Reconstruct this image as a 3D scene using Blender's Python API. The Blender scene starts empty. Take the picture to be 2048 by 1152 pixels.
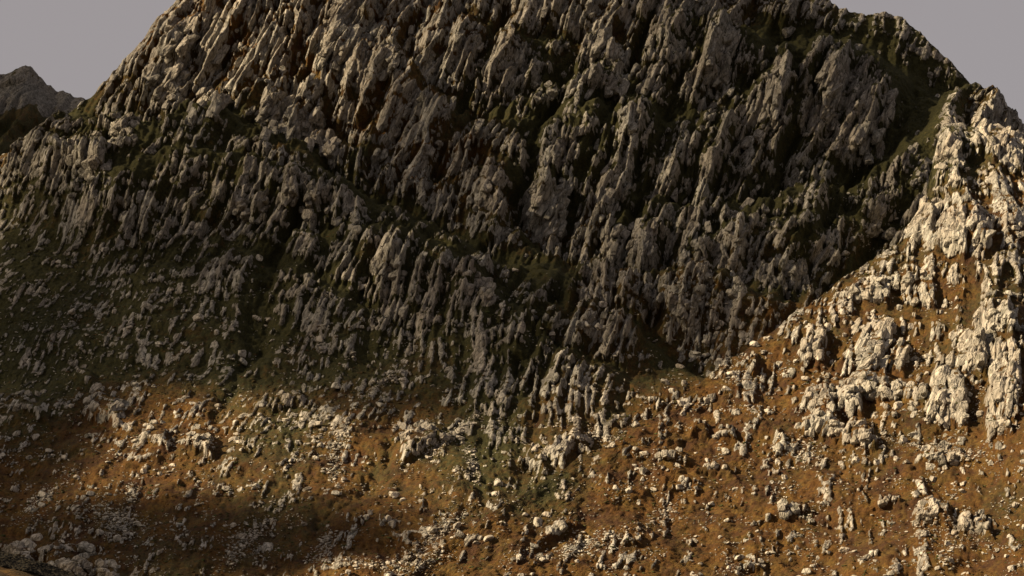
import bpy, math, random
import numpy as np
from mathutils import Vector, Matrix, Quaternion

random.seed(7); RNG = np.random.default_rng(11)
scene = bpy.context.scene
COL = scene.collection
# ------------------------------------------------------------------ camera
PITCH = math.radians(12.0)
HFOV = math.radians(20.0)
F = 1024 / math.tan(HFOV / 2)              # focal length in photo pixels (photo 2048 x 1152)
CAMZ = 2.0
cam_data = bpy.data.cameras.new("camera"); cam = bpy.data.objects.new("camera", cam_data)
COL.objects.link(cam); scene.camera = cam
cam.location = (0, 0, CAMZ); cam.rotation_euler = (math.pi / 2 + PITCH, 0, 0)
cam_data.sensor_width = 36; cam_data.angle = HFOV
cam_data.clip_start = 1; cam_data.clip_end = 20000
# ------------------------------------------------------------------ sun, sky, exposure
SUN_EL = math.radians(30); SUN_AZ = math.radians(247)   # compass: 0 = +Y (ahead), 90 = +X (right)
SUN = Vector((math.sin(SUN_AZ) * math.cos(SUN_EL), math.cos(SUN_AZ) * math.cos(SUN_EL), math.sin(SUN_EL)))
sd = bpy.data.lights.new("sun", 'SUN'); sd.energy = 5.0; sd.angle = math.radians(0.6); sd.color = (1.0, 0.80, 0.52)
so = bpy.data.objects.new("sun", sd); COL.objects.link(so)
so.rotation_euler = SUN.to_track_quat('Z', 'Y').to_euler(); so.location = (-300, -300, 900)
world = bpy.data.worlds.new("World"); scene.world = world; world.use_nodes = True
wn = world.node_tree; wn.nodes.clear()
sky = wn.nodes.new("ShaderNodeTexSky"); sky.sky_type = 'NISHITA'; sky.sun_disc = False
sky.sun_elevation = SUN_EL; sky.sun_rotation = SUN_AZ; sky.air_density = 1.0; sky.dust_density = 2.0
b1 = wn.nodes.new("ShaderNodeBackground"); b1.inputs[1].default_value = 0.07
b2 = wn.nodes.new("ShaderNodeBackground"); b2.inputs[0].default_value = (0.385, 0.338, 0.325, 1); b2.inputs[1].default_value = 0.405
mx = wn.nodes.new("ShaderNodeMixShader"); mx.inputs[0].default_value = 0.90     # high thin overcast veil over a clear sky
wo = wn.nodes.new("ShaderNodeOutputWorld")
wn.links.new(sky.outputs[0], b1.inputs[0]); wn.links.new(b1.outputs[0], mx.inputs[1]); wn.links.new(b2.outputs[0], mx.inputs[2])
wn.links.new(mx.outputs[0], wo.inputs[0])
vs = scene.view_settings; vs.view_transform = 'Standard'; vs.look = 'None'; vs.exposure = 1.15; vs.gamma = 1.0; vs.use_curve_mapping = False
scene.cycles.max_bounces = 4; scene.cycles.diffuse_bounces = 2; scene.cycles.transparent_max_bounces = 24

# ------------------------------------------------------------------ pixel <-> place
CP, SP = math.cos(PITCH), math.sin(PITCH)
def pix_dir(u, v):
    a = (u - 1024) / F; b = (576 - v) / F
    return np.array([a, CP - b * SP, SP + b * CP])
def pix_at(u, v, Y):                      # the point of the ray through photo pixel (u, v) at depth Y
    d = pix_dir(u, v); k = Y / d[1]
    return np.array([d[0] * k, Y, CAMZ + d[2] * k])
def to_pix(x, y, z):                      # arrays
    zc = z - CAMZ
    dep = y * CP + zc * SP; up = -y * SP + zc * CP
    return 1024 + F * x / dep, 576 - F * up / dep

# ------------------------------------------------------------------ noise (numpy)
def ihash(ix, iy, seed):
    h = (ix.astype(np.int64) * 374761393 + iy.astype(np.int64) * 668265263 + seed * 2147483647 + 1013904223) & 0xFFFFFFFF
    h = ((h ^ (h >> 13)) * 1274126177) & 0xFFFFFFFF
    h = ((h ^ (h >> 16)) * 2246822519) & 0xFFFFFFFF
    return (h ^ (h >> 15))
def hf(h, k=0):
    h = (h * 2654435761 + k * 40503 * 65537) & 0xFFFFFFFF
    h = ((h ^ (h >> 15)) * 2246822519) & 0xFFFFFFFF
    return ((h >> 8) & 0xFFFF).astype(np.float32) / 65535.0
def gnoise(x, y, seed=0):
    ix = np.floor(x); iy = np.floor(y); fx = (x - ix).astype(np.float32); fy = (y - iy).astype(np.float32)
    ix = ix.astype(np.int64); iy = iy.astype(np.int64)
    sx = fx * fx * fx * (fx * (fx * 6 - 15) + 10); sy = fy * fy * fy * (fy * (fy * 6 - 15) + 10)
    def g(i, j):
        a = hf(ihash(ix + i, iy + j, seed)) * 6.2831853
        return np.cos(a) * (fx - i) + np.sin(a) * (fy - j)
    n0 = g(0, 0) * (1 - sx) + g(1, 0) * sx; n1 = g(0, 1) * (1 - sx) + g(1, 1) * sx
    return (n0 * (1 - sy) + n1 * sy) * 1.5
def fbm(x, y, octv=4, seed=0, gain=0.5, lac=2.03):
    s = 0; a = 1.0
    for o in range(octv):
        s = s + a * gnoise(x, y, seed + o * 17); x = x * lac + 13.1; y = y * lac + 7.7; a *= gain
    return s
def slabs(a, c, seed, tiltc=0.9, tilta=0.35, bulge=1.1, down=0.5):
    """Union of overlapping slab-like bumps, one per cell. Returns height (about 0..1.5) and crease depth (gap to the next slab)."""
    ia = np.floor(a).astype(np.int64); ic = np.floor(c).astype(np.int64)
    best = np.full(a.shape, -9, np.float32); sec = best.copy(); rid = np.zeros(a.shape, np.float32)
    for i in (-1, 0, 1):
        for j in (-1, 0, 1):
            h = ihash(ia + i, ic + j, seed)
            pa = (ia + i + 0.15 + 0.7 * hf(h, 1)); pc = (ic + j + 0.15 + 0.7 * hf(h, 2))
            da = (a - pa).astype(np.float32); dc = (c - pc).astype(np.float32)
            w = 0.7 + 0.6 * hf(h, 7)
            rr_ = np.maximum(dc, 0) * 1.9 + np.maximum(-dc, 0) * (.6 + .5 * hf(h, 8)) + np.abs(da) * (.35 + .35 * hf(h, 7))
            v = 0.25 + hf(h, 3) * 0.85 + dc * (tiltc * (hf(h, 4) * 0.8 - 0.2)) + da * (tilta * (hf(h, 5) * 2 - 1) - down) - bulge * np.maximum(rr_ - 0.10, 0)
            m = v > best
            sec = np.where(m, best, np.maximum(sec, v)); rid = np.where(m, hf(h, 6), rid); best = np.where(m, v, best)
    return best + 0.3, best - sec, rid
def sstep(e0, e1, x):
    t = np.clip((x - e0) / (e1 - e0), 0, 1); return t * t * (3 - 2 * t)

# ------------------------------------------------------------------ what grows and what is bare, read off the photograph every 128 px
ROCK = np.array([
 [.9,.9,.9,.9,.95,.95,.95,.95,.85,.85,.88,.85,.80,.68,.60,.55],
 [.7,.75,.85,.82,.95,.95,.95,.9,.85,.85,.9,.88,.9,.85,.50,.70],
 [.75,.8,.55,.62,.95,.88,.95,.85,.78,.9,.88,.82,.92,.9,.55,.90],
 [.45,.6,.68,.72,.72,.62,.85,.9,.95,.85,.9,.68,.78,.62,.72,.75],
 [.38,.42,.50,.54,.64,.66,.70,.74,.74,.88,.85,.80,.78,.58,.66,.62],
 [.42,.38,.36,.40,.46,.48,.54,.62,.76,.70,.50,.42,.50,.55,.48,.66],
 [.36,.40,.42,.42,.44,.44,.48,.54,.58,.48,.32,.36,.50,.50,.55,.58],
 [.12,.18,.24,.24,.26,.28,.30,.40,.34,.28,.36,.32,.36,.38,.38,.36],
 [.52,.50,.26,.28,.26,.24,.26,.28,.34,.30,.28,.26,.34,.32,.40,.36]], np.float32)
GREEN = np.array([
 [.2,.2,.2,.2,.2,.2,.3,.3,.5,.4,.6,.5,.6,.7,.8,.7],
 [.5,.6,.4,.5,.4,.4,.3,.4,.7,.7,.6,.6,.7,.8,.7,.5],
 [.4,.5,.7,.7,.6,.4,.3,.4,.7,.7,.7,.7,.6,.7,.7,.4],
 [.7,.6,.6,.5,.6,.8,.6,.5,.4,.5,.6,.7,.7,.6,.4,.3],
 [.8,.7,.7,.7,.7,.6,.7,.6,.6,.4,.3,.4,.4,.4,.3,.4],
 [.8,.6,.6,.7,.6,.6,.6,.7,.7,.3,.5,.3,.2,.2,.4,.3],
 [.4,.2,.3,.3,.6,.3,.3,.6,.3,.5,.1,.1,.2,.2,.4,.2],
 [.2,.2,.2,.4,.4,.2,.3,.4,.6,.2,.1,.2,.3,.2,.1,.3],
 [.3,.3,.4,.3,.3,.1,.1,.3,.2,.1,.1,.2,.2,.1,.1,.2]], np.float32)
def grid_at(G, u, v):
    gx = np.clip(u / 128 - 0.5, 0, 14.999); gy = np.clip(v / 128 - 0.5, 0, 7.999)
    i = gx.astype(int); j = gy.astype(int); fx = gx - i; fy = gy - j
    return (G[j, i] * (1 - fx) + G[j, i + 1] * fx) * (1 - fy) + (G[j + 1, i] * (1 - fx) + G[j + 1, i + 1] * fx) * fy
def near_line(u, v, pts):
    """distance to a polyline and the signed side (>0 above it), in photo pixels"""
    best = np.full(u.shape, 1e9, np.float32); side = np.zeros(u.shape, np.float32)
    for (x0, y0), (x1, y1) in zip(pts[:-1], pts[1:]):
        dx, dy = x1 - x0, y1 - y0; L2 = dx * dx + dy * dy
        t = np.clip(((u - x0) * dx + (v - y0) * dy) / L2, 0, 1)
        ex = u - x0 - t * dx; ey = v - y0 - t * dy
        d = np.sqrt(ex * ex + ey * ey).astype(np.float32)
        s = np.sign(dx * (v - y0) - dy * (u - x0)) * (-1 if dx > 0 else 1)
        m = d < best; best = np.where(m, d, best); side = np.where(m, s, side)
    return best, side
# grassy ledges (the ground above the line stands back from the ground below it): points, step in metres, width px, vegetation
LEDGES = [
 ([(150,235),(330,232),(470,238),(580,275),(650,335),(720,385),(860,440),(980,520),(1130,560)], 13, 26, .9),
 ([(230,320),(300,285),(360,230),(440,185),(520,150)], 6, 12, .7),
 ([(600,290),(660,250),(720,262)], 5, 10, .6),
 ([(200,380),(340,330),(470,330),(560,360),(640,375)], 5, 12, .5),
 ([(860,170),(960,230),(1090,160),(1200,140)], 6, 18, .6),
 ([(1040,250),(1150,225),(1260,205),(1370,230)], 7, 20, .8),
 ([(1040,440),(1110,500),(1190,528),(1330,540),(1500,590),(1600,600)], 9, 14, .8),
 ([(1230,420),(1330,385),(1400,400),(1520,400),(1600,395)], 6, 14, .6),
 ([(1480,410),(1620,370),(1720,350),(1800,300),(1880,225)], 9, 22, .8),
 ([(1520,60),(1640,70),(1740,90),(1830,140),(1920,190)], 8, 26, .9),
 ([(1490,170),(1560,140),(1600,100)], 4, 12, .6),
 ([(1120,640),(1250,650),(1330,700),(1400,740)], 5, 12, .7),
 ([(1060,700),(1180,730),(1300,760)], 4, 10, .6),
 ([(640,480),(780,470),(880,520),(960,580),(1040,650)], 5, 14, .6),
 ([(330,520),(480,500),(600,545),(700,600)], 4, 14, .5),
 ([(1380,500),(1500,455),(1620,460),(1700,440)], 5, 12, .6),
 ([(880,340),(1000,330),(1060,350)], 4, 10, .3),
 ([(930,30),(1020,60),(1120,70)], 5, 14, .5)]
# gullies: points, depth m, width px
GULLIES = [
 ([(560,0),(600,120),(660,210),(720,270)], 5, 14), ([(470,60),(430,150),(380,210)], 5, 14),
 ([(830,20),(780,140),(740,240),(700,320)], 6, 14),
 ([(1010,0),(960,120),(900,250),(860,330)], 6, 14),
 ([(1160,60),(1120,150),(1080,250),(1060,330),(1030,440)], 9, 18),
 ([(1290,30),(1260,130),(1230,200),(1180,330),(1150,400),(1130,470)], 8, 16),
 ([(1400,60),(1380,140),(1330,230),(1290,330),(1260,420),(1210,490)], 8, 16),
 ([(1560,40),(1520,130),(1450,220),(1400,300),(1370,380)], 9, 18),
 ([(1600,130),(1590,240),(1560,320),(1510,400)], 7, 14),
 ([(1830,160),(1800,240),(1740,310),(1690,350)], 8, 18),
 ([(1700,360),(1660,450),(1590,530),(1570,600)], 5, 14),
 ([(1820,420),(1740,500),(1690,560)], 5, 14),
 ([(1140,570),(1100,625),(1060,670),(1050,780),(1020,830)], 4, 14),
 ([(640,380),(600,450),(560,500),(540,580),(500,700)], 6, 16),
 ([(560,480),(520,560),(500,640),(470,740),(440,800)], 3, 14),
 ([(1000,900),(960,870),(960,960),(980,1010)], 1.5, 16), ([(770,880),(740,960),(650,1010)], 3, 16)]

# crags: centre u, v, width, height, lean of the ribs in degrees, what it is in words
CRAGS = [
 # on the sunlit spur
 (1500,720,36,40,18,"small bright square block on the crest of the sunlit spur near its lower end"),
 (1440,705,46,90,20,"bright cream fin of rock where the shaded cliff meets the sunlit spur"),
 (1395,690,30,50,15,"low pale rock beside the bright fin at the foot of the shaded cliff"),
 (1630,690,54,80,12,"narrow two-pronged pale outcrop amid brown heather halfway up the spur"),
 (1740,690,86,120,18,"tall cluster of bright ribs in the middle of the sunlit spur"),
 (1800,700,44,70,25,"grey block with a deep shadow on its right side beside the tall bright ribs"),
 (1740,580,90,56,8,"broad bright outcrop with flat ledges on the upper crest of the spur"),
 (1820,560,70,44,10,"pale blocks next to the crest outcrop with a dark overhang below"),
 (1850,590,50,60,10,"dull brown upright rock under the crest blocks"),
 (1900,470,70,90,15,"bright tilted slabs on the edge between shaded cliff and sunlit spur"),
 (1960,460,60,70,20,"upright pale slabs above the spur edge near the right rim"),
 (1740,770,110,56,10,"long pale band of broken rock under the tall bright ribs"),
 (1640,800,70,60,10,"greyish broken rock left of the long pale band"),
 (1700,800,54,60,5,"pale rounded blocks with a dark cleft to the left"),
 (1820,780,80,50,8,"row of short pale ribs in the heather right of the long band"),
 (1900,790,80,120,12,"large bright outcrop of parallel ribs above a green patch"),
 (1935,700,90,80,12,"sunlit rocks stacked in steps above the large ribbed outcrop"),
 (2010,760,70,170,8,"tall pale buttress of long parallel ribs at the right rim"),
 (1990,640,80,60,10,"grey cliff step with a white split slab at the right rim"),
 (1995,850,50,40,0,"pale pointed rocks at the foot of the tall right buttress"),
 (1560,880,28,46,-20,"curved brown stone with a black hollow behind it"),
 (1650,840,90,60,10,"dark broken rocks with deep black gaps in mid spur"),
 (1720,860,70,60,15,"brownish rocks right of the dark broken gaps"),
 (1450,860,46,30,5,"flat pale block with a shaded right end on the lower spur"),
 (1400,850,40,36,5,"two low grey stones in the heather left of the flat pale block"),
 (1340,910,90,30,5,"string of low rocks crossing the heather below the cliff foot"),
 (1430,930,70,30,5,"small pale rocks continuing the low string to the right"),
 (1870,1025,80,56,10,"squat grey square outcrop low on the right of the slope"),
 (1570,1020,100,24,-12,"low line of pale stones slanting down the lower spur"),
 (1890,910,110,34,-5,"pale stony bank of small broken rock near the right rim"),
 (1950,1040,70,50,10,"broken stones right of the squat square outcrop"),
 (1110,1055,90,34,-25,"lens shaped outcrop of slanting grey ribs low in the middle"),
 (1265,1083,40,24,0,"flat pale slab lying on brown heather near the bottom middle"),
 (1500,1120,60,30,0,"low rocks at the bottom edge right of the middle"),
 (1780,1000,60,30,0,"mottled stones left of the squat square outcrop"),
 (1900,270,60,120,18,"sunlit ribbed crag on the high shoulder at the right"),
 (1985,270,70,110,15,"bright outcrop of the high shoulder at the right rim"),
 (2030,300,40,90,12,"outermost bright rib of the high right shoulder"),
 # foot of the shaded cliffs
 (1240,830,46,26,5,"rounded grey block beside a dark green hollow at the cliff foot"),
 (1070,900,60,44,15,"pale grey outcrop at the tip of the shaded cliff foot"),
 (1120,890,46,50,30,"steep grey ribs right of the pale outcrop at the cliff foot"),
 (1160,870,50,40,10,"low brown rocks above the steep grey ribs"),
 (840,865,90,50,-30,"oval hump of slanting grey strata in the lower middle"),
 (580,780,70,40,-10,"jagged pale rocks at the head of the brown lower slope"),
 (400,865,60,50,20,"pale split rocks on the brown slope at lower left"),
 (310,860,60,40,15,"grey tumbled blocks left of the pale split rocks"),
 (210,800,80,60,20,"dark grey outcrop in the deep shade at left"),
 (350,595,26,12,-60,"single pale slab lying on the dark slope at left"),
 (60,800,80,40,20,"dim grey outcrop near the left rim"),
 (170,740,50,30,25,"small shaded rocks above the dark grey outcrop"),
 (130,1115,120,56,40,"big pinkish flat slabs at the bottom left corner"),
 (40,1090,80,44,45,"pinkish fractured slab at the left rim near the bottom"),
 (225,1135,60,40,40,"lowest pinkish slabs beside the near knoll"),
 # the shaded face
 (1460,480,60,90,18,"warm lit leaning slab in the middle of the lower cliff band"),
 (1390,480,56,100,16,"pale leaning buttress left of the warm lit slab"),
 (1285,480,66,90,12,"broad grey buttress of the lower cliff band"),
 (1225,480,60,90,20,"leaning grey buttress at the left end of the lower cliff band"),
 (1090,420,90,120,25,"steep grey pillar group above the dark gully mouth"),
 (1430,570,90,60,8,"wide rock apron under the pale leaning buttresses"),
 (1590,560,60,80,5,"rounded dark buttress just behind the spur"),
 (1530,560,44,60,10,"narrow shaded rib left of the rounded dark buttress"),
 (1740,250,90,150,22,"great smooth slab high on the right of the face"),
 (1660,190,60,150,14,"long dark pointed slab beside the great smooth slab"),
 (1550,190,50,140,18,"thin leaning rib high on the right"),
 (1440,110,60,120,25,"leaning pillars near the top right of centre"),
 (1220,130,90,130,14,"pointed grey pyramid buttress in the upper middle"),
 (1150,200,44,90,18,"narrow pillar left of the pointed pyramid buttress"),
 (1090,180,70,50,-30,"rounded boss of rock above a green hollow"),
 (640,270,80,90,5,"flat fronted grey block standing on the grassy terrace"),
 (560,230,90,110,10,"tall dark crag above the grassy terrace at upper left"),
 (420,210,90,110,25,"tilted ribs descending to the grassy terrace"),
 (360,70,60,110,30,"dark crag on the left skyline"),
 (700,70,110,140,28,"sunlit orange brown crag near the top edge"),
 (780,120,50,80,28,"leaning sunlit prow right of the orange brown crag"),
 (250,270,80,60,25,"knobbly shoulder of rock under the left ridge"),
 (180,340,100,60,35,"long sloping slabs low on the left ridge"),
 (330,160,90,80,30,"greyish slab wall under the left skyline"),
 (1180,640,70,40,10,"short shaded ribs above the gully in the centre"),
 (1350,620,60,50,25,"slanting shaded ribs below the lower cliff band"),
 (980,380,60,80,20,"grey ribs where the diagonal terrace begins"),
 (600,400,70,80,5,"blocky grey tower above the dark left gully"),
 (500,420,70,60,10,"shaded knobs of rock left of the blocky tower"),
 (700,440,70,60,15,"row of shaded teeth under the diagonal terrace"),
 (780,540,70,50,15,"dim ribs in the dark middle slope"),
 (950,560,80,70,20,"low shaded cliff left of the centre gully"),
 (1850,440,60,90,25,"leaning shaded slabs right above the spur edge"),
 (1760,440,60,70,22,"shaded knuckles of rock in the right hand gully"),
 (1900,350,50,60,20,"shaded rocks under the high sunlit shoulder"),
]
def relief(x, z, u, v, spur):
    """Depth offset towards the viewer in metres, plus the masks."""
    w1 = fbm(x / 70, z / 70, 3, 3) * 9; w2 = fbm(x / 17 + 9, z / 17, 2, 5) * 1.6
    zz = np.array([0, 130, 220, 300, 380, 480, 700.]); ln = np.array([.05, .12, .20, .36, .42, .40, .4])
    if spur: ln = ln * 0 + .20
    sh = np.concatenate([[0], np.cumsum(np.diff(zz) * (ln[1:] + ln[:-1]) / 2)])
    w1 = w1 * .65; w2 = w2 * .5
    c = x - np.interp(z, zz, sh).astype(np.float32) + w1 + w2; a = z + 0.4 * w1 + fbm(x / 23, z / 23, 2, 8) * 2
    rock = grid_at(ROCK, u, v).astype(np.float32); green = grid_at(GREEN, u, v).astype(np.float32)
    cliff = sstep(0.45, 0.8, rock) * (0.3 if spur else 1.0)
    A, Ac, Aid = slabs(a / 27, c / 13, 21, 1.0, down=.12)
    B, Bc, Bid = slabs(a / 8.8, c / 4.2, 22, 1.0, down=.2)
    C, Cc, Cid = slabs(a / 3.9, c / 1.9 + 5, 23, 1.0, 0.5, down=.35)
    D, Dc, Did = slabs(a / 2.6, c / 1.3, 24, 0.9, 0.6)
    d = cliff * (A * 11.5 + B * 4.4) + (1 - cliff) * (A * 1.2 + fbm(x / 38, z / 26, 4, 31) * 4.0)
    veg = np.zeros(x.shape, np.float32); ledge_d = np.zeros(x.shape, np.float32)
    for pts, st, wd, vg in (LEDGES if not spur else []):
        wd = wd * 1.35
        wob = fbm(u / 60, v / 60, 2, 77) * 14
        dist, side = near_line(u + wob, v + wob, pts)
        s = dist * side
        fall = np.exp(-np.maximum(dist - wd * 3, 0) / (wd * 2.2))
        ledge_d += -1.9 * st * (sstep(-wd * .6, wd * .9, s) - 0.5) * fall
        veg = np.maximum(veg, vg * np.exp(-((s + wd * .05) / wd) ** 2))
    gul = np.zeros(x.shape, np.float32)
    d = d * (1 - .75 * veg)
    for pts, dp, wd in (GULLIES if not spur else []):
        wob = fbm(u / 50, v / 50, 3, 78) * 20
        dist, side = near_line(u + wob, v - wob, pts)
        g = np.exp(-(dist / wd) ** 2); gul = np.maximum(gul, g); d = d - .95 * dp * g
    d = d + ledge_d + gul * (fbm(x / 4, z / 3, 4, 67) * 1.6)
    body = np.zeros(x.shape, np.float32); ring = np.zeros(x.shape, np.float32)
    jag = fbm(u / 14, v / 14, 3, 79)
    for cu, cv, cw, ch, lean, words in CRAGS:
        R0 = max(cw, ch) * 1.1
        m = (np.abs(u - cu) < R0) & (np.abs(v - cv) < R0)
        if not m.any(): continue
        du, dv = u[m] - cu, v[m] - cv; la = math.radians(lean)
        s_ = (du * math.cos(la) + dv * math.sin(la)) / (cw * .52); t_ = (du * math.sin(la) - dv * math.cos(la)) / (ch * .52)
        s_ = s_ / np.clip(1 - .35 * t_, .35, 1.5)
        inn = 1 - np.maximum(np.where(s_ > 0, s_ * 1.08, -s_), np.abs(t_)) + .16 * jag[m]
        body[m] = np.maximum(body[m], np.clip(inn * 2.2, 0, 1) * min(1.0, min(cw, ch) / 60) * (1 - .35 * np.clip(t_, -1, 1)))
        ring[m] = np.maximum(ring[m], sstep(-.5, -.1, inn) * (inn < .02))
    d = d + body * 5.5
    big = fbm(x / 26, z / 26, 3, 41); mid = fbm(c / 7, a / 12, 3, 43)
    fine = fbm(c / 2.6, a / 3.6, 3, 44); terr = fbm(x / 15, (z + 0.12 * x) / 4.6, 3, 45)
    score = (rock - 0.66) * 1.6 - (0.38 if spur else 0.08 + 0.05 * (1 - cliff)) + big * 0.40 + mid * 0.42 + fine * 0.70 - np.maximum(terr, -.1) * 1.15 + (B - 0.55) * 1.15 + (C - 0.6) * 0.5 + (A - .6) * .3 - veg * 2.6 - gul * 1.2 + np.maximum(fbm(x / 3.6, z / 3, 3, 46) - .15, 0) * 1.3 * np.maximum(gul, veg)
    score = score + .75 * np.minimum(body * 1.5, 1) - .30 * ring * (body < .05)
    r = sstep(-0.06, 0.14, score)
    crease = sstep(0.0, 0.10, Cc) * sstep(0.0, 0.05, Bc)
    rr = (C * (1.1 + 1.3 * sstep(-.3, .5, fbm(x / 34, z / 34, 2, 47))) + D * 0.8) * (.32 + .68 * cliff) + fbm(c / 1.1, a / 2.2, 3, 51) * 0.4 + B * (1 - cliff) * 1.1 - 0.7
    tuft = fbm(x / 3.1, z / 1.9, 4, 61, .62) * 0.75 + fbm(x / 9, z / 6, 2, 62) * 0.9
    d = d + r * (rr + 0.9) * (.62 + .38 * sstep(.4, .7, rock)) + (1 - r) * tuft
    rock_m = r * (0.25 + 0.75 * crease)
    # small ledges where heather sits on rock: high on each slab's upper rim
    rock_m = rock_m * (1 - 0.5 * sstep(0.25, 0.75, fbm(x / 6, z / 2.4, 3, 65)))
    tone = (0.55 * Cid + 0.3 * Bid + 0.15 * Did) * (1 if spur else np.maximum(np.interp(v, [650, 900], [.70, 1]), sstep(1830, 1900, u) * sstep(190, 240, v)))  # cloud shade painted into the tone: upper face darker, right shoulder kept sunlit
    green = np.clip(green + .22 * veg + .1 * gul, 0, 1)
    return d.astype(np.float32), rock_m.astype(np.float32), green, tone.astype(np.float32)

def grown_over(X, Y, Z, r, lim):
    """Heather and grass take hold wherever the rock is not steep enough: the mask drops on the gentler facets."""
    def blur(m):
        m = m.copy(); m[1:-1] = (m[:-2] + 2 * m[1:-1] + m[2:]) / 4; m[:, 1:-1] = (m[:, :-2] + 2 * m[:, 1:-1] + m[:, 2:]) / 4; return m
    Yb_, Zb_ = blur(Y), blur(Z)
    ax, ay, az = np.gradient(X, axis=1), np.gradient(Yb_, axis=1), np.gradient(Zb_, axis=1)
    bx, by, bz = np.gradient(X, axis=0), np.gradient(Yb_, axis=0), np.gradient(Zb_, axis=0)
    nx, ny, nz = ay * bz - az * by, az * bx - ax * bz, ax * by - ay * bx
    nz = np.abs(nz) / np.sqrt(nx * nx + ny * ny + nz * nz + 1e-9)
    wob = fbm(X / 5, Z / 3, 3, 66) * 0.10
    return (r * (1 - sstep(lim, lim + .14, nz + wob))).astype(np.float32)

# ------------------------------------------------------------------ materials
def new_mat(name):
    m = bpy.data.materials.new(name); m.use_nodes = True; nt = m.node_tree; nt.nodes.clear()
    out = nt.nodes.new("ShaderNodeOutputMaterial"); bs = nt.nodes.new("ShaderNodeBsdfPrincipled")
    bs.inputs["Roughness"].default_value = 0.9; bs.inputs["Specular IOR Level"].default_value = 0.15
    nt.links.new(bs.outputs[0], out.inputs[0]); return m, nt, bs
def nd(nt, t, **k):
    n = nt.nodes.new(t)
    for a, b in k.items(): setattr(n, a, b)
    return n
def noise(nt, vec, scale, detail=4, rough=0.55, dist=0.0):
    n = nd(nt, "ShaderNodeTexNoise"); n.inputs["Scale"].default_value = scale; n.inputs["Detail"].default_value = detail
    n.inputs["Roughness"].default_value = rough; n.inputs["Distortion"].default_value = dist
    nt.links.new(vec, n.inputs["Vector"]); return n.outputs["Fac"]
def ramp(nt, fac, stops, mode='LINEAR'):
    r = nd(nt, "ShaderNodeValToRGB"); r.color_ramp.interpolation = mode
    while len(r.color_ramp.elements) > 1: r.color_ramp.elements.remove(r.color_ramp.elements[-1])
    for i, (p, c) in enumerate(stops):
        e = r.color_ramp.elements[0] if i == 0 else r.color_ramp.elements.new(p)
        e.position = p; e.color = (*c, 1) if len(c) == 3 else c
    nt.links.new(fac, r.inputs[0]); return r.outputs[0]
def mixc(nt, f, a, b, mode='MIX'):
    n = nd(nt, "ShaderNodeMix", data_type='RGBA', blend_type=mode)
    for s, v in ((n.inputs[0], f), (n.inputs[6], a), (n.inputs[7], b)):
        if isinstance(v, (int, float)): s.default_value = v
        elif isinstance(v, tuple): s.default_value = (*v, 1)
        else: nt.links.new(v, s)
    return n.outputs[2]
def math_(nt, op, a, b, clamp=False):
    n = nd(nt, "ShaderNodeMath", operation=op); n.use_clamp = clamp
    for s, v in ((n.inputs[0], a), (n.inputs[1], b)):
        if isinstance(v, (int, float)): s.default_value = v
        else: nt.links.new(v, s)
    return n.outputs[0]
def rock_nodes(nt, tone):
    pos = nd(nt, "ShaderNodeNewGeometry").outputs["Position"]
    mp = nd(nt, "ShaderNodeMapping"); nt.links.new(pos, mp.inputs[0]); mp.vector_type = 'TEXTURE'
    mp.inputs["Rotation"].default_value = (0, math.radians(25), 0); mp.inputs["Scale"].default_value = (1, 1, 3.2)
    st = mp.outputs[0]
    n1 = noise(nt, st, 0.55, 6, 0.62); n2 = noise(nt, pos, 0.05, 4); n3 = noise(nt, st, 1.6, 5, 0.65); n4 = noise(nt, pos, 0.22, 4, 0.6)
    base = ramp(nt, n1, [(0.30, (0.135, 0.122, 0.10)), (0.48, (0.262, 0.248, 0.218)), (0.66, (0.42, 0.395, 0.345))])
    base = mixc(nt, math_(nt, 'MULTIPLY', ramp(nt, n2, [(0.4, (0, 0, 0)), (0.62, (1, 1, 1))]), 0.30), base, (0.30, 0.235, 0.18))
    base = mixc(nt, ramp(nt, n4, [(0.56, (0, 0, 0)), (0.66, (.75, .75, .75))]), base, (0.10, 0.095, 0.072))      # lichen and wet streaks
    base = mixc(nt, ramp(nt, n3, [(0.62, (0, 0, 0)), (0.74, (.7, .7, .7))]), base, (0.055, 0.05, 0.045))         # cracks
    wv = nd(nt, "ShaderNodeTexNoise"); wv.inputs["Scale"].default_value = .35; nt.links.new(pos, wv.inputs["Vector"])
    va = nd(nt, "ShaderNodeVectorMath", operation='MULTIPLY_ADD'); nt.links.new(wv.outputs["Color"], va.inputs[0]); va.inputs[1].default_value = (1.6, 1.6, 1.6); nt.links.new(st, va.inputs[2])
    vo = nd(nt, "ShaderNodeTexVoronoi", feature='DISTANCE_TO_EDGE'); vo.inputs["Scale"].default_value = 0.42; nt.links.new(va.outputs[0], vo.inputs["Vector"])
    crack = ramp(nt, vo.outputs["Distance"], [(0.0, (.8, .8, .8)), (0.07, (0, 0, 0))])
    base = mixc(nt, crack, base, (0.05, 0.046, 0.04))
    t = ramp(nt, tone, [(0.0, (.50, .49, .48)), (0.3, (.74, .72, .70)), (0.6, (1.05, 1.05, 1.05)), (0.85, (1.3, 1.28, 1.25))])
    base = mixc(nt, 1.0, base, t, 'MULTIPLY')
    h = math_(nt, 'SUBTRACT', math_(nt, 'ADD', math_(nt, 'MULTIPLY', n1, 0.8), math_(nt, 'MULTIPLY', n3, 0.45)), math_(nt, 'MULTIPLY', crack, 0.35))
    return base, h, pos
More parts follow.
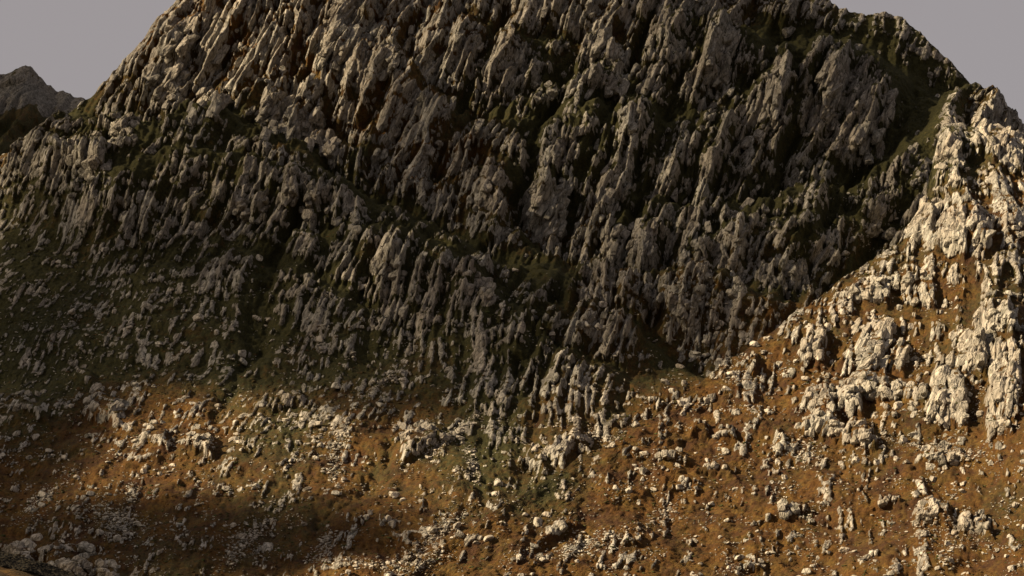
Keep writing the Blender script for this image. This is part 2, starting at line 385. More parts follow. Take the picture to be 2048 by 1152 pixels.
def terrain_material(name, veg_hi=(0.165, 0.090, 0.024)):
    m, nt, bs = new_mat(name)
    at = nd(nt, "ShaderNodeAttribute", attribute_name="mask", attribute_type='GEOMETRY')
    sp = nd(nt, "ShaderNodeSeparateColor"); nt.links.new(at.outputs["Color"], sp.inputs[0])
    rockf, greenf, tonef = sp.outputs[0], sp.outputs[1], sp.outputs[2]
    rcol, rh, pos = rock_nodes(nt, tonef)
    a = noise(nt, pos, 0.75, 8, 0.82); b = noise(nt, pos, 0.07, 5, 0.6); c = noise(nt, pos, 0.022, 4, 0.6); e = noise(nt, pos, 0.3, 5, 0.65)
    brown = ramp(nt, a, [(0.30, (0.028, 0.015, 0.008)), (0.48, (0.088, 0.045, 0.014)), (0.64, veg_hi), (0.8, (0.27, 0.17, 0.07))])
    heath = ramp(nt, a, [(0.32, (0.022, 0.013, 0.010)), (0.6, (0.075, 0.038, 0.018)), (0.8, (0.13, 0.075, 0.034))])
    brown = mixc(nt, ramp(nt, b, [(0.44, (0, 0, 0)), (0.60, (1, 1, 1))]), brown, heath)
    brown = mixc(nt, ramp(nt, noise(nt, pos, 0.16, 6, 0.7), [(0.46, (0, 0, 0)), (0.62, (.6, .6, .6))]), brown, ramp(nt, a, [(0.32, (0.035, 0.024, 0.009)), (0.5, (0.11, 0.078, 0.022)), (0.7, (0.24, 0.17, 0.05))]))
    grn = ramp(nt, a, [(0.3, (0.014, 0.016, 0.009)), (0.52, (0.044, 0.045, 0.018)), (0.75, (0.120, 0.108, 0.040))])
    gsum = math_(nt, 'ADD', math_(nt, 'MULTIPLY', greenf, 0.62), math_(nt, 'ADD', math_(nt, 'MULTIPLY', e, 0.55), math_(nt, 'MULTIPLY', c, 0.55)))
    veg = mixc(nt, ramp(nt, gsum, [(0.70, (0, 0, 0)), (0.92, (1, 1, 1))]), brown, grn)
    rf = math_(nt, 'ADD', rockf, math_(nt, 'MULTIPLY', math_(nt, 'SUBTRACT', noise(nt, pos, 0.8, 5, 0.7), 0.5), 1.1))
    rm = ramp(nt, rf, [(0.40, (0, 0, 0)), (0.58, (1, 1, 1))])
    veg = mixc(nt, 1.0, veg, (.84, .77, .68), 'MULTIPLY')
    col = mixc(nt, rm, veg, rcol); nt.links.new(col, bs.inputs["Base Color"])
    bp = nd(nt, "ShaderNodeBump"); bp.inputs["Strength"].default_value = 1.0; bp.inputs["Distance"].default_value = 0.9
    hh = nd(nt, "ShaderNodeMix", data_type='FLOAT'); nt.links.new(rm, hh.inputs[0])
    nt.links.new(math_(nt, 'MULTIPLY', a, 0.9), hh.inputs[2]); nt.links.new(rh, hh.inputs[3])
    nt.links.new(hh.outputs[0], bp.inputs["Height"]); nt.links.new(bp.outputs[0], bs.inputs["Normal"])
    return m
def stone_material(name, bright=1.0):
    m, nt, bs = new_mat(name)
    oi = nd(nt, "ShaderNodeObjectInfo"); pos = nd(nt, "ShaderNodeNewGeometry").outputs["Position"]
    tone = math_(nt, 'ADD', math_(nt, 'MULTIPLY', oi.outputs["Random"], 0.3), math_(nt, 'MULTIPLY', noise(nt, pos, 0.35, 2), 0.9))
    rcol, rh, pos = rock_nodes(nt, tone)
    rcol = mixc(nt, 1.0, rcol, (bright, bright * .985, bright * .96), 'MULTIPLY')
    nt.links.new(rcol, bs.inputs["Base Color"])
    bp = nd(nt, "ShaderNodeBump"); bp.inputs["Strength"].default_value = 0.9; bp.inputs["Distance"].default_value = 0.6
    nt.links.new(rh, bp.inputs["Height"]); nt.links.new(bp.outputs[0], bs.inputs["Normal"])
    return m
def heather_material():
    m, nt, bs = new_mat("heather"); pos = nd(nt, "ShaderNodeNewGeometry").outputs["Position"]
    a = noise(nt, pos, 1.3, 5, .7); b = noise(nt, pos, .09, 3)
    c1 = ramp(nt, a, [(.3, (.022, .014, .008)), (.55, (.075, .042, .016)), (.75, (.15, .09, .03))])
    c2 = ramp(nt, a, [(.3, (.014, .018, .007)), (.55, (.045, .052, .016)), (.75, (.11, .105, .03))])
    nt.links.new(mixc(nt, ramp(nt, b, [(.45, (0, 0, 0)), (.6, (1, 1, 1))]), c1, c2), bs.inputs["Base Color"]); return m
M_HEATH = heather_material()
M_BROW_SHADE, _nt, _b = new_mat('shade-black heather'); _nt.links.new(ramp(_nt, noise(_nt, nd(_nt, 'ShaderNodeNewGeometry').outputs['Position'], 4, 4), [(.35, (.006, .006, .005)), (.65, (.022, .017, .010))]), _b.inputs['Base Color'])  # shade of the knoll's brow put into a near-black colour
M_TER = terrain_material("rocky hillside")
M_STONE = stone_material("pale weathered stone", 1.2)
M_CRAG_SHADED = stone_material("shade-darkened crag rock", 0.72)  # rock of the shaded face, its shade painted in as a darker tone
M_SPUR = stone_material("sunlit crag rock", 1.0)  # same rock in a lighter tone for the sunlit spur and lower slopes

# ------------------------------------------------------------------ mesh helpers
def grid_mesh(name, X, Y, Z, masks, mat, kind='structure'):
    nr, nc = X.shape
    co = np.stack([X, Y, Z], -1).reshape(-1, 3).astype(np.float32)
    i = np.arange(nr * nc).reshape(nr, nc)
    q = np.stack([i[:-1, :-1], i[:-1, 1:], i[1:, 1:], i[1:, :-1]], -1).reshape(-1, 4)
    me = raw_mesh(name, co, q)
    if masks is not None:
        r, g, t = masks
        col = np.stack([r, g, t, np.ones_like(r)], -1).reshape(-1).astype(np.float32)
        at = me.color_attributes.new("mask", 'FLOAT_COLOR', 'POINT'); at.data.foreach_set("color", col)
    me.materials.append(mat)
    o = bpy.data.objects.new(name, me); COL.objects.link(o)
    if kind: o["kind"] = kind
    return o
def raw_mesh(name, co, faces, smooth=True):
    me = bpy.data.meshes.new(name); n, k = faces.shape
    me.vertices.add(len(co)); me.vertices.foreach_set("co", co.astype(np.float32).ravel())
    me.loops.add(n * k); me.loops.foreach_set("vertex_index", faces.astype(np.int32).ravel())
    me.polygons.add(n); me.polygons.foreach_set("loop_start", np.arange(0, n * k, k, dtype=np.int32))
    me.polygons.foreach_set("use_smooth", np.full(n, smooth))
    me.update(calc_edges=True); return me

def spread_axis(lo, a, b, hi, fine, coarse):
    p = [np.arange(lo, a, coarse), np.arange(a, b, fine), np.arange(b, hi + coarse, coarse)]
    return np.unique(np.concatenate(p))

# ------------------------------------------------------------------ the main mountain
YR = 1500.0
SKY = [(-900,640),(-400,500),(0,318),(60,272),(110,232),(160,190),(185,176),(205,150),(235,118),(262,88),(290,62),(312,28),(350,-4),(430,-60),(600,-170),(850,-230),(1150,-200),(1400,-130),(1600,-45),(1680,2),(1735,20),(1775,14),(1808,18),(1835,46),(1880,84),(1925,125),(1960,155),(1995,195),(2030,224),(2080,262),(2300,420),(2900,760)]
skx = np.array([pix_at(u, v, YR)[0] for u, v in SKY]); skz = np.array([pix_at(u, v, YR)[2] for u, v in SKY])
def main_base_y(x, z):
    k = (x - 10) / 270
    y0 = 1150 + 30 * np.abs(k) ** 2.2
    g = np.interp(z, [-40, 60, 127, 250, 330, 480, 620], [-330, -140, 0, 170, 255, 372, 470])
    return y0 + g
def build_main():
    xs = spread_axis(-560, -290, 290, 560, 0.55, 3.5)
    nt_ = 575
    t = np.concatenate([np.linspace(-0.30, 0.0, 30, endpoint=False), np.linspace(0, 1, nt_)])   # 0 = foot of the frame, 1 = crest
    X, T = np.meshgrid(xs, t)
    H = np.interp(X, skx, skz) + fbm(X / 14, X * 0, 4, 91) * 2.2
    z0 = 112.0
    Z = z0 + T * (H - z0); Z = np.where(T < 0, z0 + T * 430, Z)
    # near the crest the slope rounds over
    Yb = main_base_y(X, Z)
    scale = YR / np.interp(X, skx, main_base_y(skx, skz))
    Yb = Yb + (T > 0) * (T ** 3) * (YR - main_base_y(X, H))      # crest lies along one ridge line
    u, v = to_pix(X, Yb, Z)
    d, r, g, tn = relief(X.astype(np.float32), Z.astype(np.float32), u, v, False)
    fade = sstep(0.0, 0.05, 1 - T)
    nY, nZ = -0.86, 0.42
    dd = d * (0.35 + 0.65 * fade)
    Yd = Yb + nY * (dd - 8); Zd = Z + nZ * (dd - 8) * (1 - 0.55 * (T > 0.9) * (T - 0.9) * 10)
    r = grown_over(X, Yd, Zd, r, np.interp(Z, [130, 280, 330], [.76, .70, .62]))
    # back slope
    bx = X[-1:]; rows = [(12, -2), (40, -25), (110, -110), (260, -330), (420, -640)]
    Xb = np.vstack([X] + [bx for _ in rows]); Yq = np.vstack([Yd] + [Yd[-1:] + dy for dy, dz in rows]); Zq = np.vstack([Zd] + [np.maximum(Zd[-1:] + dz, -60) for dy, dz in rows])
    pad = lambda m: np.vstack([m] + [m[-1:]] * len(rows))
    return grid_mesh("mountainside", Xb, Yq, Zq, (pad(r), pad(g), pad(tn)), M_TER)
mountain = build_main()

# ------------------------------------------------------------------ the sunlit spur in front of it
EDGE = [(700,1230,1090),(850,1110,1120),(1000,1010,1145),(1170,905,1180),(1300,828,1205),(1380,775,1220),(1450,725,1235),(1520,675,1250),(1600,620,1262),(1700,548,1280),(1800,478,1298),(1840,415,1312),(1862,335,1336),(1885,250,1360),(1960,252,1364),(2030,262,1366),(2120,296,1366),(2600,420,1360),(3000,560,1350)]
ep = np.array([pix_at(u, v, Y) for u, v, Y in EDGE])
def build_spur():
    xs = spread_axis(float(ep[0, 0]), float(ep[0, 0]) + 1, 290, 560, 0.55, 6.0)
    t = np.linspace(0, 1, 470)
    X, T = np.meshgrid(xs, t)
    Hs = np.interp(X, ep[:, 0], ep[:, 2]); He = Hs + fbm(X / 11, X * 0 + 4, 4, 92) * 2.0; Ye = np.interp(X, ep[:, 0], ep[:, 1])
    zb = 60.0
    Z = zb + (He - zb) * T
    ang = 1.28 + 0.25 * fbm(X / 80, Z / 80, 2, 95)
    Yb = Ye - (Hs - Z) * 1.22 - 5 * np.exp(-np.maximum(He - Z, 0) / 10)
    u, v = to_pix(X, Yb, Z)
    d, r, g, tn = relief(X.astype(np.float32) + 1000, Z.astype(np.float32) + 300, u, v, True)
    fade = sstep(0.0, 0.06, 1 - T)
    dd = d * (0.3 + 0.7 * fade) - 3
    Yd = Yb - 0.78 * dd; Zd = Z + 0.52 * dd
    r = grown_over(X, Yd, Zd, r, .76)
    rows = [(4, -1), (12, -8), (30, -30), (60, -75), (90, -150)]
    Xb = np.vstack([X] + [X[-1:] for _ in rows]); Yq = np.vstack([Yd] + [Yd[-1:] + a for a, b in rows]); Zq = np.vstack([Zd] + [Zd[-1:] + b for a, b in rows])
    pad = lambda m: np.vstack([m] + [m[-1:]] * len(rows))
    return grid_mesh("hill_spur", Xb, Yq, Zq, (pad(r), pad(g), pad(tn)), M_TER)
spur = build_spur()

# ------------------------------------------------------------------ far peak on the left
def build_far():
    Yf = 2100.0
    P = [(-1500,700),(-700,420),(-300,250),(-80,190),(0,150),(14,152),(32,138),(48,134),(66,139),(80,152),(98,170),(120,182),(150,190),(230,232),(330,300),(600,420),(1200,600)]
    px = np.array([pix_at(u, v, Yf)[0] for u, v in P]); pz = np.array([pix_at(u, v, Yf)[2] for u, v in P])
    xs = spread_axis(-900, -400, -230, 60, 0.9, 9.0); t = np.linspace(0, 1, 330) ** 0.7
    X, T = np.meshgrid(xs, t)
    H = np.interp(X, px, pz) + fbm(X / 12, X * 0, 4, 96) * 2.5
    Z = -20 + T * (H + 20); Y = Yf - (H - Z) * 0.95
    u, v = to_pix(X, Y, Z)
    w = fbm(X / 60, Z / 60, 3, 97) * 9; c = X - 0.35 * Z + w; a = Z
    A, Ac, Ai = slabs(a / 50, c / 20, 61); B, Bc, Bi = slabs(a / 18, c / 7, 62); C, Cc, Ci = slabs(a / 7, c / 3, 63)
    d = A * 9 + B * 5 + C * 2.2
    r = sstep(-0.2, 0.2, 0.4 + fbm(X / 30, Z / 30, 3, 98) * .7 + (B - .6) * .5 - 1.3 * sstep(0, 60, v - (200 + 0.1 * u)) ) * (0.3 + .7 * sstep(0, .08, Cc))
    f = sstep(0, .06, 1 - T) * .7 + .3
    Yd = Y - .8 * d * f; Zd = Z + .4 * (d * f - 6)
    rows = [(20, -6), (120, -130), (400, -600)]
    Xb = np.vstack([X] + [X[-1:] for _ in rows]); Yq = np.vstack([Yd] + [Yd[-1:] + a for a, b in rows]); Zq = np.vstack([Zd] + [Zd[-1:] + b for a, b in rows])
    pad = lambda m: np.vstack([m] + [m[-1:]] * len(rows))
    return grid_mesh("distant_peak", Xb, Yq, Zq, (pad(r), pad(r * 0 + .6), pad(.1 * Ci)), M_TER)
far_peak = build_far()

# ------------------------------------------------------------------ valley floor reaching the horizon, and the near knoll at the lower left
def build_floor():
    xs = np.concatenate([np.linspace(-9000, -700, 30, endpoint=False), np.linspace(-700, 700, 120), np.linspace(760, 9000, 30)])
    ys = np.concatenate([np.linspace(-6000, -100, 20, endpoint=False), np.linspace(-100, 1300, 120), np.linspace(1350, 12000, 40)])
    X, Y = np.meshgrid(xs, ys)
    Z = fbm(X / 90, Y / 90, 4, 71) * 2.0 * sstep(20, 200, np.hypot(X, Y)) + 78 * sstep(650, 1120, Y) * sstep(1500, 900, np.abs(X) + 0 * Y) - 0.8
    g = .45 + .3 * fbm(X / 60, Y / 60, 2, 72)
    return grid_mesh("valley_ground", X, Y, Z, (X * 0 + .1, g, X * 0 + .5), M_TER)
build_floor()
def build_knoll():
    K = [(-900,960,330),(-400,1010,330),(-120,1072,330),(0,1108,330),(60,1122,330),(110,1138,330),(160,1156,330),(260,1180,330),(420,1290,330)]
    kp = np.array([pix_at(u, v, Y) for u, v, Y in K])
    xs = np.linspace(kp[0, 0], kp[-1, 0], 300); t = np.linspace(0, 1, 110)
    X, T = np.meshgrid(xs, t)
    H = np.interp(X, kp[:, 0], kp[:, 2]) + fbm(X / 3, X * 0, 3, 81) * 0.12
    zb = -3.0; Z = zb + (H - zb) * np.sin(T * math.pi / 2) ** 0.9; Y = 330 - (1 - T) ** 1.1 * 105
    Z = Z + fbm(X / 2.5, Y / 2.5, 4, 82) * 0.25 * (1 - T ** 4) 
    rows = [(6, -1.5), (30, -14), (70, -60)]
    Xb = np.vstack([X] + [X[-1:] for _ in rows]); Yq = np.vstack([Y] + [Y[-1:] + a for a, b in rows]); Zq = np.vstack([Z] + [Z[-1:] + b for a, b in rows])
    pad = lambda m: np.vstack([m] + [m[-1:]] * len(rows))
    return grid_mesh("grassy_knoll", Xb, Yq, Zq, (pad(X * 0), pad(X * 0 + .3), pad(X * 0 + .5)), M_KNOLL)
M_KNOLL = terrain_material("bracken knoll", (0.26, 0.14, 0.03))
knoll = build_knoll()
KN_CREST = [(-60,1088),(0,1106),(60,1121),(110,1137),(160,1155),(220,1172)]

# ------------------------------------------------------------------ stones
def ico(level):
    p = (1 + 5 ** .5) / 2
    v = [(-1,p,0),(1,p,0),(-1,-p,0),(1,-p,0),(0,-1,p),(0,1,p),(0,-1,-p),(0,1,-p),(p,0,-1),(p,0,1),(-p,0,-1),(-p,0,1)]
    v = [np.array(a) / np.linalg.norm(a) for a in v]
    f = [(0,11,5),(0,5,1),(0,1,7),(0,7,10),(0,10,11),(1,5,9),(5,11,4),(11,10,2),(10,7,6),(7,1,8),(3,9,4),(3,4,2),(3,2,6),(3,6,8),(3,8,9),(4,9,5),(2,4,11),(6,2,10),(8,6,7),(9,8,1)]
    for _ in range(level):
        cache = {}; nf = []
        def midp(a, b):
            k = (min(a, b), max(a, b))
            if k not in cache:
                m = v[a] + v[b]; v.append(m / np.linalg.norm(m)); cache[k] = len(v) - 1
            return cache[k]
        for a, b, c in f:
            ab, bc, ca = midp(a, b), midp(b, c), midp(c, a); nf += [(a, ab, ca), (b, bc, ab), (c, ca, bc), (ab, bc, ca)]
        f = nf
    return np.array(v), np.array(f)
ICO = {l: ico(l) for l in (0, 1, 2, 3)}
def rock_shape(level, rng, planes=13, rough=0.05):
    v, f = ICO[level]
    n = rng.normal(size=(planes, 3)); n[:6] = np.array([[1,0,0],[-1,0,0],[0,1,0],[0,-1,0],[0,0,1],[0,0,-1]]) + rng.normal(size=(6, 3)) * 0.22
    n /= np.linalg.norm(n, axis=1)[:, None]
    h = rng.uniform(0.62, 1.0, planes); h[:6] = rng.uniform(.62, .85, 6)
    r = (h[None] / np.maximum(v @ n.T, 0.05)).min(1)
    r = np.minimum(r, 1.15)
    if level >= 3:
        gr = gnoise(v[:, 0] * 5 + 3, v[:, 2] * 1.2 + v[:, 1] * 2, int(rng.integers(999))) * 0.10 + gnoise(v[:, 0] * 7, v[:, 2] * 5 + v[:, 1] * 5, int(rng.integers(999))) * 0.05
        r = r * (1 + gr)
    else: r = r * (1 + rng.normal(size=len(r)) * rough)
    return v * r[:, None], f
prng = np.random.default_rng(5)
PROTO = []
for i in range(22):
    co, f = rock_shape(3, prng); me = raw_mesh("rock_form", co, f, False); me.materials.append(M_CRAG_SHADED); PROTO.append(me)
PROTO_B = []
for i in range(16):
    co, f = rock_shape(2, prng, 11, 0.03); me = raw_mesh("stone_form", co, f, False); me.materials.append(M_STONE); PROTO_B.append(me)

scene.view_layers[0].update()
dg = bpy.context.evaluated_depsgraph_get()
SURF = [(o, o.evaluated_get(dg)) for o in (mountain, spur)]
def hit(u, v):
    d = Vector(pix_dir(u, v)).normalized(); best = None
    for o, oe in SURF:
        ok, loc, nrm, fi = oe.ray_cast(Vector((0, 0, CAMZ)), d)
        if ok:
            L = (loc - Vector((0, 0, CAMZ))).length
            if best is None or L < best[0]: best = (L, loc.copy(), nrm.copy(), o)
    return best
PXM = lambda L: L / F          # metres per photo pixel at distance L
BACK = Vector((0.0, -0.8, 0.6)).normalized()      # the mean outward direction of the hillside

def make_empty(name, loc, label, cat, group=None):
    e = bpy.data.objects.new(name, None); COL.objects.link(e); e.location = loc; e.empty_display_size = 2
    e["label"] = label; e["category"] = cat
    if group: e["group"] = group
    return e
def slab_quat(lean_deg, rng, jitter=10):
    """local x = across, y = depth (into the hill), z = along the rib"""
    a = math.radians(lean_deg + rng.normal() * jitter)
    up = Vector((math.sin(a), 0, math.cos(a))); up = (up + Vector((0, 0.45 + rng.normal() * .12, 0))).normalized()
    xax = Vector((math.cos(a), 0, -math.sin(a))); yax = up.cross(xax).normalized(); xax = yax.cross(up).normalized()
    q = Matrix((xax, yax, up)).transposed().to_quaternion()
    return q @ Quaternion((0, 0, 1), rng.normal() * 0.35) @ Quaternion((1, 0, 0), rng.normal() * 0.12)

PALE = {}
def pale(me):  # the same form in the sunlit rock tone
    if me.name not in PALE:
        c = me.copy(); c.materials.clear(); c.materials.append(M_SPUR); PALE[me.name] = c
    return PALE[me.name]
crng = np.random.default_rng(77)
for ci, (cu, cv, cw, ch, lean, words) in enumerate(CRAGS):
    h0 = hit(cu, cv)
    if not h0: continue
    root = make_empty("rock_outcrop", h0[1], words, "rock outcrop", "crags and outcrops of the mountain")
    mpp = PXM(h0[0])
    n = int(min(16, max(3, cw * ch / 420)))
    made = 0
    for k in range(n):
        du = crng.uniform(-.5, .5) * cw * .85; dv = crng.uniform(-.5, .5) * ch * .8
        du += -dv * math.tan(math.radians(lean)) * .5
        hh = hit(cu + du, cv + dv)
        if not hh or (hh[1] - h0[1]).length > 45: continue
        wdt = crng.uniform(.16, .34) * min(cw, 80) * mpp * .5; lng = crng.uniform(.26, .48) * ch * mpp * .55
        if abs(lean) >= 30 or ch < cw * .5: lng = max(lng, wdt * 1.1)
        wdt = min(max(wdt, .9), 5.0) * (1.7 if lean >= 40 else 1); lng = max(lng, 1.0)
        s = bpy.data.objects.new("rock_slab", PROTO[int(crng.integers(len(PROTO)))]); COL.objects.link(s)
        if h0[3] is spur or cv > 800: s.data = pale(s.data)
        s.parent = root; s.rotation_mode = 'QUATERNION'; s.rotation_quaternion = slab_quat(lean, crng)
        dep = wdt * crng.uniform(.8, 1.3)
        s.scale = (wdt, dep, lng)
        s.location = hh[1] - h0[1] - BACK * dep * crng.uniform(.05, .45) 
        made += 1

# slabs that stand proud of the open face and of the spur, each a piece of the hillside it belongs to
srng = np.random.default_rng(31); cnt = {mountain: 0, spur: 0}
for _ in range(6000):
    if cnt[mountain] >= 295: break
    u = srng.uniform(-20, 2070); v = srng.uniform(-10, 1150)
    R_ = float(grid_at(ROCK, np.array([u]), np.array([v]))[0])
    if srng.random() > max(R_ - .2, 0) ** 1.6: continue
    h = hit(u, v)
    if not h or cnt[h[3]] >= (295 if h[3] is mountain else 90): continue
    L, loc, nrm, ob = h
    if ob is mountain and v > 820 and srng.random() < .7: continue
    if abs(nrm.z) > .8: continue
    cnt[ob] += 1; m = PXM(L); k = (1 - srng.random()) ** -.35
    wdt = m * min(4.5 * k, 11); lng = wdt * srng.uniform(1.4, 2.8) * (1 if ob is mountain and v < 650 else .65)
    s = bpy.data.objects.new("rock_slab", PROTO[int(srng.integers(len(PROTO)))]); COL.objects.link(s)
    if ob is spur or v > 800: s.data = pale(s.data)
    s.parent = ob; s.rotation_mode = 'QUATERNION'; s.rotation_quaternion = slab_quat(22 if v < 650 else 12, srng, 8)
    s.scale = (wdt, wdt, lng); s.location = loc - BACK * wdt * srng.uniform(.15, .5)

# ------------------------------------------------------------------ boulders scattered over the slopes
def density_boulder(u, v):
    if v < 560 and u < 1650: return 0.05 if v > 420 else 0.0
    base = 0.35
    if v > 830: base = 0.75
    if u > 1300 and v > 700: base = 0.95
    if u < 500 and v < 850: base = .45
    return base
brng = np.random.default_rng(99)
cand = []
while len(cand) < 8500:
    u = brng.uniform(-40, 2090); v = brng.uniform(330, 1160)
    if brng.random() > density_boulder(u, v): continue
    # clumped
    cl = gnoise(np.array([u / 55.]), np.array([v / 32.]), 5)[0]
    if brng.random() > .16 + 1.5 * max(cl, -.1): continue
    size = 1.35 * (1 - brng.random()) ** (-0.38)          # half width in photo px, heavy tail
    cand.append((min(size, 7.5 + brng.random()), u, v))
# (centre u, v, reach along, reach across, direction deg, stones)
SCREE = [
 (905,870,75,12,-38,300,"narrow grey scree tongue running up to a point in the lower middle"),
 (945,930,45,14,70,150,"short scree spill below the narrow grey tongue"),
 (760,770,50,10,-38,120,"thin slanting scree streak in the dark middle slope"),
 (680,880,50,22,-70,220,"pale scree fan in the brown slope left of centre"),
 (670,940,34,18,80,120,"lower tail of the pale scree fan"),
 (880,1060,70,22,-42,300,"pinkish scree chute near the bottom centre left"),
 (840,1120,70,26,-15,260,"wide scree spread at the bottom edge left of centre"),
 (490,1085,70,26,-45,320,"grey scree patch in the shaded bottom left"),
 (650,1090,34,20,-60,120,"small grey scree patch in the dark cloud shadow"),
 (230,1040,80,34,20,420,"broad grey scree apron above the pinkish slabs"),
 (265,985,16,28,0,110,"little scree tongue above the broad apron"),
 (80,1000,60,16,-35,180,"scree streak slanting up near the left rim"),
 (720,1125,90,14,5,180,"thin band of scree along the bottom edge"),
 (1170,1090,80,22,-18,300,"sunlit scree patch low in the middle"),
 (1200,870,60,20,10,110,"grey stones fallen below the shaded cliff foot"),
 (1900,905,90,22,8,260,"pale stony bank at the right of the slope"),
 (1600,900,60,30,10,130,"broken stones among the dark hollows of the spur"),
 (1900,1070,90,30,10,160,"scattered stony ground at the lower right"),
 (1320,1030,60,20,-30,90,"pink tinged stones in the heather at bottom middle"),
]
def heather_batch(pts, rng, name='heather_clumps', label='dark clumps of heather and bracken covering the slopes between rocks', mat=None):
    vs_, fs_, off = [], [], 0; v, f = ICO[0]
    for loc, s_ in pts:
        p = v * (1 + rng.normal(size=(12, 1)) * .25) * np.array([s_ * rng.uniform(.9, 2.0), s_, s_ * rng.uniform(.5, .8)]) + np.array(loc)
        vs_.append(p); fs_.append(f + off); off += 12
    me = raw_mesh(name, np.concatenate(vs_), np.concatenate(fs_)); me.materials.append(mat or M_HEATH)
    o = bpy.data.objects.new(name, me); COL.objects.link(o); o["kind"] = "stuff"
    o["label"] = label; o["category"] = "heather"
def stone_batch(pts, level, rng, name, label, cat, mat, parent=None):
    """pts: list of (loc, size m, normal). One joined mesh."""
    vs_, fs_, off = [], [], 0
    forms = [rock_shape(level, rng, 9, 0.04) for _ in range(24)]; tiny = [rock_shape(0, rng, 9, 0.08) for _ in range(24)]
    for loc, s, nrm in pts:
        co, f = (tiny if s < .62 else forms)[int(rng.integers(24))]
        sc = np.array([s * rng.uniform(.8, 1.6), s * rng.uniform(.8, 1.2), s * rng.uniform(.35, .75)])
        tilt = rng.normal(size=3) * .25; az = rng.uniform(-.7, .7); ca, sa = math.cos(az), math.sin(az)
        p = co * sc; p = np.stack([p[:, 0] * ca - p[:, 1] * sa, p[:, 0] * sa + p[:, 1] * ca, p[:, 2]], 1)
        q = np.array(Quaternion(Vector(tilt).normalized(), float(np.linalg.norm(tilt))).to_matrix())
        p = p @ q.T + np.array(loc)
        vs_.append(p); fs_.append(f + off); off += len(co)
    if not vs_: return None
    me = raw_mesh(name, np.concatenate(vs_), np.concatenate(fs_), smooth=False); me.materials.append(mat)
    o = bpy.data.objects.new(name, me); COL.objects.link(o)
    o["kind"] = "stuff"; o["label"] = label; o["category"] = cat
    return o
cand.sort(reverse=True)
def short_name(words):
    out = []
    for w in words.replace(",", "").split():
        if len(out) > 1 and w in ("on", "in", "at", "above", "below", "beside", "near", "under", "left", "right", "between", "just", "amid", "with", "where", "standing", "behind", "next", "along", "crossing", "descending", "halfway", "continuing", "running", "slanting", "lying", "low", "high", "high,"): break
        out.append(w)
    return " ".join(out[:6])
MARKS = [(c[0], c[1], short_name(c[5])) for c in CRAGS] + [(c[0], c[1], short_name(c[6])) for c in SCREE]
def beside(u, v, k=0):
    cu, cv, nm = sorted(MARKS, key=lambda m: math.hypot(m[0] - u, (m[1] - v) * 1.3))[k]
    dx, dy = u - cu, v - cv; d = math.hypot(dx, dy)
    side = ("right of" if dx > 0 else "left of") if abs(dx) > abs(dy) else ("below" if dy > 0 else "above")
    far = "on" if d < 22 else ("just " + side if d < 55 else ("a little " + side if d < 100 else "well " + side))
    return far + " the " + nm
small = []; nb = 0; used_labels = set()
for size, u, v in cand:
    h = hit(u, v)
    if not h: continue
    L, loc, nrm, ob = h; m = PXM(L) * size
    if nb < 290:
        nb += 1
        b = bpy.data.objects.new("boulder", PROTO_B[int(brng.integers(16))]); COL.objects.link(b)
        wide = brng.uniform(.9, 1.7); tall = brng.uniform(.55, 1.1)
        b.scale = (m * wide, m, m * tall); b.location = loc + Vector((0, -.1 * m, .30 * m * tall))
        b.rotation_euler = (brng.normal() * .25, brng.normal() * .3, brng.uniform(-.8, .8))
        shape = "long low" if wide / tall > 2.0 else ("blocky" if tall > .85 else ("wide" if wide > 1.35 else "squat"))
        sz = "large" if size > 8 else ("middling" if size > 5.5 else "small")
        for k_ in range(6):
            lb = f"{sz} {shape} pale boulder {beside(u, v, k_)}"
            if lb not in used_labels: break
        used_labels.add(lb); b["label"] = lb; b["category"] = "boulder"; b["group"] = "pale boulders strewn over the slopes"
    else:
        small.append((loc + Vector((0, 0, .2 * m)), m, nrm))
stone_batch(small, 1, brng, "scattered_stones", "countless small pale stones strewn through heather over the lower slopes", "stones", M_STONE)
for cu, cv, la, lc, dg_, n, words in SCREE:
    pts = []; a = math.radians(dg_)
    for k in range(int(n * 1.7)):
        s_, t_ = brng.normal() * .5, brng.normal() * .45
        u = cu + math.cos(a) * s_ * la - math.sin(a) * t_ * lc; v = cv + math.sin(a) * s_ * la + math.cos(a) * t_ * lc
        h = hit(u, v)
        if not h: continue
        m = PXM(h[0]) * min(4.5, 1.15 * (1 - brng.random()) ** (-.4)); pts.append((h[1] + Vector((0, 0, .1 * m)), m, h[2]))
    stone_batch(pts, 1, brng, "scree_patch", words, "scree", M_STONE)

hp = []
for _ in range(24000):
    u = brng.uniform(-30, 2080); v = brng.uniform(380, 1160)
    if brng.random() > float(sstep(380, 700, np.array([v]))[0]) or brng.random() > 1.1 - float(grid_at(ROCK, np.array([u]), np.array([v]))[0]): continue
    if gnoise(np.array([u / 40.]), np.array([v / 25.]), 8)[0] < brng.normal() * .4 - .05: continue
    h = hit(u, v)
    if h and h[2].z > .5: hp.append((h[1], PXM(h[0]) * brng.uniform(1.2, 3.2)))
heather_batch(hp, brng)
kp_ = []                                       # near-black heather stands in for the shade along the knoll's brow
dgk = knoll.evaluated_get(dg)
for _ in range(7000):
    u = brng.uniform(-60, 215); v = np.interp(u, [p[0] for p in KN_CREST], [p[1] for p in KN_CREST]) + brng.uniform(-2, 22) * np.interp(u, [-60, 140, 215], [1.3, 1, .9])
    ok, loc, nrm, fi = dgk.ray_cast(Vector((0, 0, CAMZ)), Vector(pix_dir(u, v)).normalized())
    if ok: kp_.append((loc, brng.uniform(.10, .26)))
heather_batch(kp_, brng, "brow_shade_heather", "heather darkened to stand for shade on the brow of the near knoll in the bottom corner", M_BROW_SHADE)

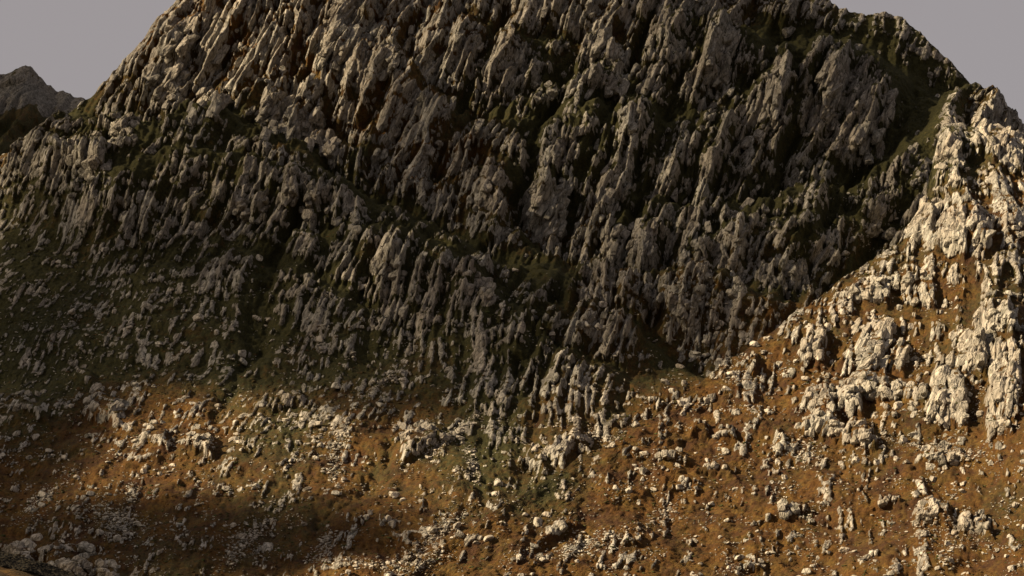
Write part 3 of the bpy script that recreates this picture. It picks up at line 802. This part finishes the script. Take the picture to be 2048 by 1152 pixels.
# ------------------------------------------------------------------ clouds between the sun and the hill (above and behind the viewer, out of the picture)
mc = bpy.data.materials.new("thin cloud"); mc.use_nodes = True; nt = mc.node_tree; nt.nodes.clear()
out = nt.nodes.new("ShaderNodeOutputMaterial"); tr = nt.nodes.new("ShaderNodeBsdfTransparent"); df = nt.nodes.new("ShaderNodeBsdfDiffuse"); ms = nt.nodes.new("ShaderNodeMixShader")
df.inputs[0].default_value = (.5, .5, .53, 1); ms.inputs[0].default_value = 0.25
nt.links.new(tr.outputs[0], ms.inputs[1]); nt.links.new(df.outputs[0], ms.inputs[2]); nt.links.new(ms.outputs[0], out.inputs[0])
# u, v, half width px, half height px, layers: where the shade of each puff falls
SHADE = [
 (1300,300,480,330,1),(1550,330,280,260,1),(500,340,420,150,2),(1000,430,330,170,1),(330,620,430,170,4),(40,560,260,150,3),(850,700,330,130,3),(1250,620,300,150,1),
 (120,830,200,90,3),(200,1075,430,105,6),(590,1085,240,70,5),(10,960,190,170,5),(710,1080,130,45,3),(1800,80,200,130,1),(90,400,170,110,2),(1330,640,200,60,1),(330,1120,300,75,2),(250,130,200,130,1),(1000,800,250,70,1),(40,200,260,160,5),(10,720,190,130,2)]
LC = 1700.0
cl_v, cl_f, off = [], [], 0
v0, f0 = ICO[3]
right = SUN.cross(Vector((0, 0, 1))).normalized(); upv = right.cross(SUN).normalized()
for su, sv, hw, hh_, lay in SHADE:
    h = hit(su, sv)
    if su < 120 and sv < 240: h = (2100., Vector(pix_at(su, sv, 2060.)))
    if lay == 9: h = (330., Vector(pix_at(su, sv, 329.))); lay = 6
    if not h: continue
    base = h[1] + SUN * LC; mpp = PXM(h[0])
    ex = Vector((1, 0, 0)) * hw * mpp; ez = Vector((0, .75, .75)) * hh_ * mpp * 1.7
    for k in range(lay):
        s = 1.12 - .13 * k
        nz = gnoise(v0[:, 0] * 2 + k, v0[:, 2] * 2 + su * .01, k) * .22 + 1
        p = v0 * nz[:, None]
        jit = SUN * (k * 60 - 100 + brng.uniform(-20, 20)) + Vector((brng.normal() * 8, 0, brng.normal() * 5))
        th = SUN * 26
        P = np.array(base + jit)[None] + p[:, :1] * np.array(ex)[None] * s + p[:, 2:3] * np.array(ez)[None] * s + p[:, 1:2] * np.array(th)[None]
        cl_v.append(P); cl_f.append(f0 + off); off += len(P)
me = raw_mesh("cloud_bank", np.concatenate(cl_v), np.concatenate(cl_f)); me.materials.append(mc)
co_ = bpy.data.objects.new("cloud_bank", me); COL.objects.link(co_); co_["kind"] = "structure"
